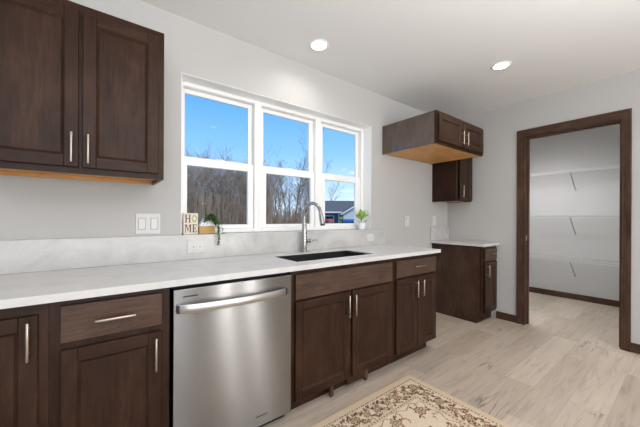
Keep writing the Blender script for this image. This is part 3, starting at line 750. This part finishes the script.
# ------------------------------------------------------------------ rug
def make_rug():
    RX0, RX1, RY0, RY1 = .33, 1.902, -1.80, -.755
    st = .0045
    nx, ny = int((RX1 - RX0) / st) + 1, int((RY1 - RY0) / st) + 1
    xs = np.linspace(RX0, RX1, nx); ys = np.linspace(RY0, RY1, ny)
    X, Y = np.meshgrid(xs, ys)
    base = np.array([0.57, 0.445, 0.32]); cream_ = np.array([0.63, 0.515, 0.395]); brown = np.array([0.115, 0.068, 0.045]); mid = np.array([0.34, 0.225, 0.135]); blush = np.array([0.52, 0.36, 0.24])
    col = np.tile(base, (ny, nx, 1))
    dx = np.minimum(X - RX0, RX1 - X); dy = np.minimum(Y - RY0, RY1 - Y); d = np.minimum(dx, dy)
    rng = np.random.RandomState(4)
    def put(mask, c, a=1.0): col[mask] = col[mask] * (1 - a) + np.array(c) * a
    # along-border parameter
    s = np.where(dx < dy, Y - RY0, X - RX0)
    put(d > .052, cream_)
    # guard lines of small dashes
    for dd_, per in ((.056, .020), (.205, .022)):
        put((np.abs(d - dd_) < .005) & (np.mod(s + .4 * dd_, per) < per * .6), brown)
    put((np.abs(d - .069) < .003), mid, .35); put(np.abs(d - .193) < .003, mid, .6)
    put(np.abs(d - .215) < .0025, mid, .7)
    def rosette(cx, cy, r, pet=8, ph=0.):
        rr = np.hypot(X - cx, Y - cy); an = np.arctan2(Y - cy, X - cx)
        e_ = r * (1 + .16 * np.cos(pet * an + ph))
        put(rr < e_, brown); put(rr < e_ * .78, blush); put((rr < e_ * .72) & (np.cos(pet * an + ph) < -.2), mid)
        put(rr < r * .42, brown); put(rr < r * .27, cream_); put(rr < r * .12, brown)
    def leafm(cx, cy, ang, ln, wd, c=brown, a=1.0):
        u = (X - cx) * np.cos(ang) + (Y - cy) * np.sin(ang); v = -(X - cx) * np.sin(ang) + (Y - cy) * np.cos(ang)
        m_ = (np.abs(u) < ln) & (np.abs(v) < wd * np.clip(1 - (u / ln) ** 2, 0, 1)); put(m_, c, a)
    def vine(pts, w_, c):
        for (xa, ya), (xb2, yb2) in zip(pts[:-1], pts[1:]):
            L2 = (xb2 - xa) ** 2 + (yb2 - ya) ** 2 + 1e-9
            x_lo, x_hi = min(xa, xb2) - .01, max(xa, xb2) + .01; y_lo, y_hi = min(ya, yb2) - .01, max(ya, yb2) + .01
            t_ = np.clip(((X - xa) * (xb2 - xa) + (Y - ya) * (yb2 - ya)) / L2, 0, 1)
            put(np.hypot(X - xa - t_ * (xb2 - xa), Y - ya - t_ * (yb2 - ya)) < w_, c)
    # border floral band at d = .13, walking round the rug
    bd = .130
    x_a, x_b, y_a, y_b = RX0 + bd, RX1 - bd, RY0 + bd, RY1 - bd
    def walk(p0, p1, n_):
        p0 = np.array(p0); p1 = np.array(p1); dirv = (p1 - p0) / np.linalg.norm(p1 - p0); nrm = np.array([-dirv[1], dirv[0]])
        Ltot = np.linalg.norm(p1 - p0); ang = math.atan2(dirv[1], dirv[0])
        tt = np.linspace(0, 1, n_ * 14 + 1)
        vine([tuple(p0 + dirv * Ltot * q + nrm * .038 * math.sin(2 * PI * q * n_ / 2)) for q in tt], .0028, mid)
        for k in range(n_ + 1):
            c_ = p0 + dirv * Ltot * k / n_
            rosette(c_[0], c_[1], .031 if k % 2 == 0 else .024, 8 if k % 2 == 0 else 6, rng.uniform(0, 6))
            for sg in (-1, 1):
                for q in (.22, .36, .5, .64, .78):
                    if k == n_: continue
                    c2 = c_ + dirv * Ltot / n_ * (q + rng.uniform(-.04, .04)) + nrm * sg * rng.uniform(.016, .052)
                    leafm(c2[0], c2[1], ang + sg * rng.uniform(.3, 1.3), rng.uniform(.012, .021), rng.uniform(.0055, .009), brown if rng.rand() < .72 else mid)
                for _ in range(13):
                    if k == n_: continue
                    c2 = c_ + dirv * Ltot / n_ * rng.uniform(.0, 1) + nrm * sg * rng.uniform(.012, .056)
                    leafm(c2[0], c2[1], rng.uniform(0, 3), rng.uniform(.006, .011), rng.uniform(.004, .006), mid if rng.rand() < .5 else brown)
    walk((x_a, y_b), (x_b, y_b), 14); walk((x_b, y_b), (x_b, y_a), 8); walk((x_b, y_a), (x_a, y_a), 14); walk((x_a, y_a), (x_a, y_b), 8)
    # field: scrolls, scattered flowers and a central medallion
    fx0, fx1, fy0, fy1 = RX0 + .22, RX1 - .22, RY0 + .22, RY1 - .22
    field = d > .218
    put(field, cream_ * 1.02)
    sv = col.copy()
    mxx, myy = (RX0 + RX1) / 2, (RY0 + RY1) / 2
    for cx, cy, r in [(fx1 - .09, fy1 - .085, .036), (fx1 - .30, fy1 - .06, .030), (fx1 - .50, fy1 - .09, .036), (fx1 - .72, fy1 - .06, .03), (fx0 + .12, fy1 - .09, .036), (fx1 - .07, fy1 - .30, .03), (fx1 - .22, fy1 - .22, .034), (fx1 - .40, fy1 - .24, .03), (fx1 - .09, fy0 + .09, .036), (fx0 + .1, fy0 + .1, .036), (fx0 + .07, myy, .03)]:
        rosette(cx, cy, r, 7, rng.uniform(0, 6))
        for k in range(7):
            a = rng.uniform(0, 6.28); leafm(cx + math.cos(a) * (r + .02), cy + math.sin(a) * (r + .02), a + rng.uniform(-.5, .5), .017, .007, mid if k % 3 else brown)
    for _ in range(26):
        cx, cy, a = rng.uniform(fx0, fx1), rng.uniform(fy0, fy1), rng.uniform(0, 6.28); r = rng.uniform(.03, .06); sg = rng.choice([-1, 1])
        pts = [(cx + math.cos(a + sg * q) * r * (1 - q / 7), cy + math.sin(a + sg * q) * r * (1 - q / 7)) for q in np.linspace(0, 4.2, 15)]
        vine(pts, .0026, mid if rng.rand() < .6 else brown)
        for k in (2, 5, 8): leafm(pts[k][0], pts[k][1], rng.uniform(0, 3), .014, .006, mid)
    rr = np.hypot((X - mxx) / 1.35, Y - myy); an = np.arctan2(Y - myy, (X - mxx) / 1.35)
    e_ = .17 * (1 + .1 * np.cos(8 * an)); put(np.abs(rr - e_) < .004, brown); put((rr < e_ - .004), blush, .55); put(np.abs(rr - e_ * .75) < .003, mid)
    rosette(mxx, myy, .07, 10)
    # scalloped inner outline of the field
    ed = np.abs(d - (.238 + .012 * np.cos(2 * PI * s / .12)))
    put((ed < .0028), brown, .8)
    col *= (1 + rng.uniform(-.10, .10, (ny, nx)))[..., None]
    col = np.clip(col, .01, .95)
    # mesh: gently rounded edge, thin pile
    Z = .0085 * np.clip(d / .006, .0, 1) + .0006
    V = np.stack([X - mxx, Y - myy, Z], -1).reshape(-1, 3)
    idx = np.arange(nx * ny).reshape(ny, nx)
    q = np.stack([idx[:-1, :-1], idx[:-1, 1:], idx[1:, 1:], idx[1:, :-1]], -1).reshape(-1, 4)
    # underside as one face ring
    me = bpy.data.meshes.new('area_rug'); me.from_pydata(V.tolist(), [], q.tolist()); me.update()
    at = me.color_attributes.new('pattern', 'FLOAT_COLOR', 'POINT')
    at.data.foreach_set('color', np.concatenate([col.reshape(-1, 3), np.ones((nx * ny, 1))], 1).astype(np.float32).ravel())
    m = mat('woven_floral_pile', (0.6, 0.48, 0.33), 0.95, spec=0.1)
    a_ = N(m, 'ShaderNodeAttribute', attribute_name='pattern'); L(m, a_.outputs['Color'], bsdf(m).inputs['Base Color'])
    n = N(m, 'ShaderNodeTexNoise', Scale=420.0, Detail=2.0); L(m, coords(m, (1, 1, 1)), n.inputs[0]); bump(m, n.outputs['Fac'], 0.35, 0.003)
    me.materials.append(m)
    o = bpy.data.objects.new('area_rug', me); C.objects.link(o); o.location = (mxx, myy, 0)
    tag(o, 'beige floral area rug with a dark brown leafy border on the plank floor', 'rug')
make_rug()

# ------------------------------------------------------------------ pantry wire shelves
wire_m = mat('white_coated_wire', (0.62, 0.615, 0.605), 0.4)
brace_m = mat('white_steel_shaded_grey', (0.38, 0.375, 0.365), 0.45)  # white brace steel greyed, its shading put into the colour
def wire_shelf(z, label):
    xf, xb = PXB - .30, PXB - .006
    ya, yb = PY1 + .004, PY0 - .004
    t = root('wire_shelf', ((xf + xb) / 2, (ya + yb) / 2, z), label, 'shelf', 'white wire shelves in the pantry')
    bm = B()
    y = ya + .012
    while y < yb:
        tube(bm, [(xf, y, z - .030), (xf, y, z - .001), (xf + .002, y, z), (xb, y, z)], .0017, 5); y += .0254
    obj('wire_deck', bm, wire_m, t, True)
    bm = B(); tube(bm, [(xf - .004, ya, z - .002), (xf - .004, yb, z - .002)], .0027, 8); tube(bm, [(xf - .004, ya, z - .030), (xf - .004, yb, z - .030)], .0027, 8); obj('front_lip', bm, wire_m, t, True)
    bm = B(); tube(bm, [(xb, ya, z - .004), (xb, yb, z - .004)], .003, 8); tube(bm, [((xf + xb) / 2, ya, z - .004), ((xf + xb) / 2, yb, z - .004)], .003, 8); obj('back_rod', bm, wire_m, t, True)
    for yb_ in (-.99, -1.75):
        bm = B(); tube(bm, [(xf + .006, yb_, z - .034), (xf + .02, yb_, z - .045), (PXB - .010, yb_, z - .262)], .0058, 8)
        box(bm, PXB - .010, PXB - .0008, yb_ - .008, yb_ + .008, z - .285, z - .250, .002); box(bm, xf - .004, xf + .014, yb_ - .006, yb_ + .006, z - .040, z - .024, .001); obj('brace', bm, brace_m, t, True)
    for yc_ in (-.60, -1.06, -1.52, -2.0):
        bm = B(); box(bm, PXB - .016, PXB - .0008, yc_ - .007, yc_ + .007, z - .014, z + .008, .002); obj('wall_clip', bm, wire_m, t)
wire_shelf(1.900, 'white wire shelf in the pantry, topmost of the three'); wire_shelf(1.252, 'white wire shelf in the pantry, middle of the three'); wire_shelf(.622, 'white wire shelf in the pantry, lowest of the three')

# ------------------------------------------------------------------ outdoors
GZ = -.5
def make_grass():
    m = mat('dormant_grass', (0.2, 0.17, 0.09), 0.95, spec=0.1); n = N(m, 'ShaderNodeTexNoise', Scale=.6, Detail=8.0); L(m, coords(m, (1, 1, 1)), n.inputs[0])
    L(m, ramp(m, n.outputs['Fac'], [(0.35, (0.16, 0.13, 0.07)), (0.65, (0.28, 0.23, 0.13))]), bsdf(m).inputs['Base Color']); return m
bm = B(); slab(bm, [-60, 120], [.6, 160], GZ - .3, GZ, set(), (0, 1, 2)); structure('ground', bm, make_grass(), label='dormant winter lawn outside')
# bare trees
bark = mat('grey_brown_bark', (0.2, 0.16, 0.13), 0.9, spec=0.1)
nn = N(bark, 'ShaderNodeTexNoise', Scale=3.0); L(bark, coords(bark, (6, 6, 1)), nn.inputs[0]); L(bark, ramp(bark, nn.outputs['Fac'], [(0.3, (0.205, 0.155, 0.115)), (0.7, (0.36, 0.28, 0.215))]), bsdf(bark).inputs['Base Color'])
bark2 = mat('pale_grey_bark', (0.40, 0.33, 0.27), 0.9, spec=0.1)
def tree_mesh(seed, h, r0, spread, m_, dens):
    rg = random.Random(seed); bm = B()
    def grow(p, d, ln, r, lev):
        n = 5 if lev < 2 else 3; pts = [p.copy()]; rad = [r]; dd_ = d.copy()
        for i in range(n):
            dd_ = (dd_ + Vector((rg.gauss(0, .10), rg.gauss(0, .10), rg.gauss(0, .05) + (.07 if lev else 0)))).normalized()
            p = p + dd_ * ln / n; pts.append(p.copy()); rad.append(r * (1 - (i + 1) / n * (.78 if lev == 0 else .7)))
        tube(bm, pts, rad, (6, 4, 3, 3)[lev], False)
        if lev >= 3: return
        cnt = (dens, 6, 4)[lev]
        for k in range(cnt):
            t_ = rg.uniform(.28 if lev == 0 else .2, 1.0); j = min(n - 1, int(t_ * n)); q = pts[j].lerp(pts[j + 1], t_ * n - j)
            a = rg.uniform(0, 2 * PI); out = Vector((math.cos(a), math.sin(a), 0)); ax = (pts[j + 1] - pts[j]).normalized()
            nd = (ax * rg.uniform(.6, 1.0) + out * spread * rg.uniform(.5, 1.0)).normalized()
            grow(q, nd, ln * (rg.uniform(.22, .42) if lev == 0 else rg.uniform(.35, .55)), max(.012, rad[j] * rg.uniform(.30, .5)), lev + 1)
    grow(Vector((0, 0, 0)), Vector((rg.gauss(0, .03), rg.gauss(0, .03), 1)).normalized(), h, r0, 0)
    me = bpy.data.meshes.new('bare_tree'); bm.to_mesh(me); bm.free(); me.materials.append(m_)
    for p_ in me.polygons: p_.use_smooth = True
    return me
tm = [tree_mesh(1, 9.6, .13, .75, bark, 15), tree_mesh(2, 10.6, .15, .7, bark, 15), tree_mesh(3, 8.8, .10, .8, bark2, 14), tree_mesh(4, 11.0, .12, .6, bark, 14), tree_mesh(5, 7.2, .08, .9, bark, 14), tree_mesh(6, 9.8, .14, .7, bark2, 15)]
rg = random.Random(21)
def plant_tree(k, x, y, s, label, group):
    o = bpy.data.objects.new('bare_tree', tm[k]); C.objects.link(o); o.location = (x, y, GZ - .05); o.scale = (s, s, s * rg.uniform(.92, 1.05)); o.rotation_euler = (0, 0, rg.uniform(0, 6.28))
    tag(o, label, 'tree', group)
# the thick wood on the left
for k in range(150):
    y = rg.uniform(38, 62); sl = rg.uniform(.13, .52)
    plant_tree(rg.randrange(6), sl * (y + 2.1), y, rg.uniform(.70, .92) * (y + 2) / 50, 'leafless grey-brown tree in the thick wood beyond the left and middle windows', 'leafless trees of the thick wood')
# thinner trees towards the house
for k in range(34):
    y = rg.uniform(40, 60); sl = rg.uniform(.50, .74)
    plant_tree(rg.randrange(6), sl * (y + 2.1), y, rg.uniform(.72, .95) * (y + 2) / 48, 'leafless slender tree in the thinner wood edge beyond the middle window', 'leafless trees of the thin wood edge')
y = 44; plant_tree(3, .640 * (y + 2.1), y, 1.22, 'tallest leafless tree, rising above the wood in the middle window', None)
y = 46; plant_tree(2, .785 * (y + 2.1), y, 1.0, 'lone leafless tree beyond the left side of the grey house', None)

# undergrowth of the wood: nobody could count the stems
bm = B(); rg = random.Random(8)
for k in range(5200):
    y = rg.uniform(37, 64); sl = rg.uniform(.10, .53) if k % 6 else rg.uniform(.5, .74)
    x = sl * (y + 2.1); h = rg.uniform(1.2, 5.6) * (1 if sl < .53 else .7); a, b = rg.gauss(0, .09) * h, rg.gauss(0, .09) * h
    p0 = Vector((x, y, GZ - .02)); p1 = p0 + Vector((a * .4, b * .4, h * .55)); p2 = p0 + Vector((a, b, h)); r_ = rg.uniform(.018, .05)
    tube(bm, [p0, p1, p2], [r_, r_ * .7, r_ * .25], 3, False)
    for q in range(3):
        c_ = p1.lerp(p2, rg.uniform(-.3, .8)); tube(bm, [c_, c_ + Vector((rg.gauss(0, .5), rg.gauss(0, .5), rg.uniform(.3, 1.3)))], [r_ * .45, r_ * .15], 3, False)
tag(obj('undergrowth', bm, bark, None), 'dense brown leafless undergrowth between the trees of the wood', 'undergrowth', kind='stuff')

# neighbouring house
siding = mat('slate_blue_siding', (0.075, 0.115, 0.165), 0.7); shingle = mat('dark_grey_shingles', (0.045, 0.047, 0.052), 0.85); pale = mat('pale_grey_siding', (0.62, 0.62, 0.64), 0.7)
nn = N(shingle, 'ShaderNodeTexNoise', Scale=5.0, Detail=4.0); L(shingle, coords(shingle, (1, 3, 1)), nn.inputs[0]); L(shingle, ramp(shingle, nn.outputs['Fac'], [(0.3, (0.075, 0.077, 0.08)), (0.7, (0.115, 0.116, 0.12))]), bsdf(shingle).inputs['Base Color'])
# the house stands 36 m off, its long side square to the line of sight from the sink
hx, hy0 = 21.95, 26.43
ho = root('house', (hx, hy0, GZ), 'neighbouring house with a dark grey roof and slate blue walls, seen in the right window', 'house')
def prism(bm, prof, axis, a, b):
    mk = (lambda p, s: (s, p[0], p[1])) if axis == 'x' else (lambda p, s: (p[0], s, p[1]))
    v0 = [bm.verts.new(mk(p, a)) for p in prof]; v1 = [bm.verts.new(mk(p, b)) for p in prof]
    bm.faces.new(v0); bm.faces.new(v1[::-1])
    for i in range(len(prof)): bm.faces.new((v0[i], v0[(i + 1) % len(prof)], v1[(i + 1) % len(prof)], v1[i]))
def hb(*a_, **k_): bm = B(); box(bm, hx + a_[0], hx + a_[1], hy0 + a_[2], hy0 + a_[3], a_[4], a_[5], **k_); return bm
obj('wall', hb(-.1, 9.5, .4, 7.6, GZ, 1.93), siding, ho)
bm = B(); prism(bm, [(hy0, 1.92), (hy0 + 4.0, 3.56), (hy0 + 8.0, 1.92)], 'x', hx - .5, hx + 10); obj('roof', bm, shingle, ho)
obj('gutter', hb(-.5, 2.7, -.08, -.002, 1.80, 1.98, bev=.01), white_m, ho)
obj('downspout', hb(2.28, 2.42, .25, .39, GZ, 1.85, bev=.01), white_m, ho)
GP = .60; gx0, gxm = 2.75, 6.2
gz = lambda x: 1.78 + GP * (x - gx0)
bm = B(); prism(bm, [(hx + gx0, GZ), (hx + 2 * gxm - gx0, GZ), (hx + 2 * gxm - gx0, gz(gx0)), (hx + gxm, gz(gxm)), (hx + gx0, gz(gx0))], 'y', hy0 - 2.0, hy0 + 3.8); obj('garage_gable', bm, pale, ho)
bm = B(); prism(bm, [(hx + gx0 - .35, gz(gx0 - .35)), (hx + gxm, gz(gxm)), (hx + 2 * gxm - gx0 + .35, gz(gx0 - .35)), (hx + 2 * gxm - gx0 + .35, gz(gx0 - .35) + .16), (hx + gxm, gz(gxm) + .16), (hx + gx0 - .35, gz(gx0 - .35) + .16)], 'y', hy0 - 2.2, hy0 + 3.9); obj('gable_roof', bm, shingle, ho)
bm = B(); prism(bm, [(hx + gx0 - .35, gz(gx0 - .35) - .05), (hx + gxm, gz(gxm) - .05), (hx + 2 * gxm - gx0 + .35, gz(gx0 - .35) - .05), (hx + 2 * gxm - gx0 + .35, gz(gx0 - .35) + .11), (hx + gxm, gz(gxm) + .11), (hx + gx0 - .35, gz(gx0 - .35) + .11)], 'y', hy0 - 2.26, hy0 - 2.201); obj('rake_board', bm, white_m, ho)
pane_m = mat('dark_pane', (.03, .04, .05), .1)
bm = B(); ring_frame(bm, hx + .55, hx + 1.75, .35, 1.5, .08, .08, .08, .08, hy0 + .33, hy0 + .3995); wf = obj('window', bm, white_m, ho)
obj('pane', hb(.63, 1.67, .36, .399, .43, 1.42), pane_m, wf)
ho.rotation_euler = (0, 0, -YAW)

def car(x, y, rot, body_m, label):
    t = root('car', (x, y, GZ), label, 'car')
    t.rotation_euler = (0, 0, rot)
    wl = world_loc(t)
    bm = B(); pf = [(-2.1, .28), (2.1, .28), (2.15, .62), (1.95, .82), (1.0, .95), (-1.9, 1.0), (-2.15, .75)]
    v0 = [bm.verts.new((wl.x + p[0], wl.y - .85, wl.z + p[1])) for p in pf]; v1 = [bm.verts.new((wl.x + p[0], wl.y + .85, wl.z + p[1])) for p in pf]
    bm.faces.new(v0); bm.faces.new(v1[::-1])
    for i in range(len(pf)): bm.faces.new((v0[i], v0[(i + 1) % len(pf)], v1[(i + 1) % len(pf)], v1[i]))
    bevel_sharp(bm, .05, 2); obj('body', bm, body_m, t, True)
    bm = B(); pf = [(-1.75, .99), (1.0, .94), (.35, 1.50), (-1.2, 1.52)]
    v0 = [bm.verts.new((wl.x + p[0], wl.y - (.78 if p[1] < 1.2 else .62), wl.z + p[1])) for p in pf]; v1 = [bm.verts.new((wl.x + p[0], wl.y + (.78 if p[1] < 1.2 else .62), wl.z + p[1])) for p in pf]
    bm.faces.new(v0); bm.faces.new(v1[::-1])
    for i in range(4): bm.faces.new((v0[i], v0[(i + 1) % 4], v1[(i + 1) % 4], v1[i]))
    cb = obj('cabin', bm, mat('car_glass', (.03, .035, .04), .15), t)
    bm = B(); box(bm, wl.x - 1.45, wl.x + .6, wl.y - .72, wl.y + .72, wl.z + 1.27, wl.z + 1.58, .08, 0, 2); obj('roof', bm, body_m, t, True)
    for sx in (-1.3, 1.3):
        for sy in (-1, 1):
            bm = B(); tube(bm, [(wl.x + sx, wl.y + sy * .66, wl.z + .31), (wl.x + sx, wl.y + sy * .87, wl.z + .31)], .31, 20); obj('wheel', bm, black_m, t, True)
red_m = mat('red_car_paint', (0.50, 0.035, 0.045), 0.25); blue_m = mat('blue_car_paint', (0.02, 0.16, 0.46), 0.25)
def at(lat, dep): return (rt.x * lat + fw.x * dep, -2.1065 + rt.y * lat + fw.y * dep)
car(*at(.55, 30.0), PI / 2 - YAW - .28, red_m, 'red car parked in front of the slate blue house wall')
car(*at(2.95, 29.8), PI / 2 - YAW + .02, blue_m, 'blue car parked beside the red car, in front of the pale garage gable')
rg = random.Random(5); sx, sy = at(2.42, 32.9); lb = B()
for _ in range(420):
    v = Vector((rg.gauss(0, 1), rg.gauss(0, 1), rg.gauss(0, 1))).normalized() * rg.uniform(.5, 1)
    leaf(lb, (sx + v.x * .42, sy + v.y * .42, GZ + .9 + v.z * .85), v, (0, 0, 1), .16, .10, .2, 2)
tag(obj('shrub', lb, leafmat('yellow_green_foliage', (.30, .42, .08), (.48, .55, .16))), 'small yellow-green shrub by the corner of the pale garage gable', 'shrub')
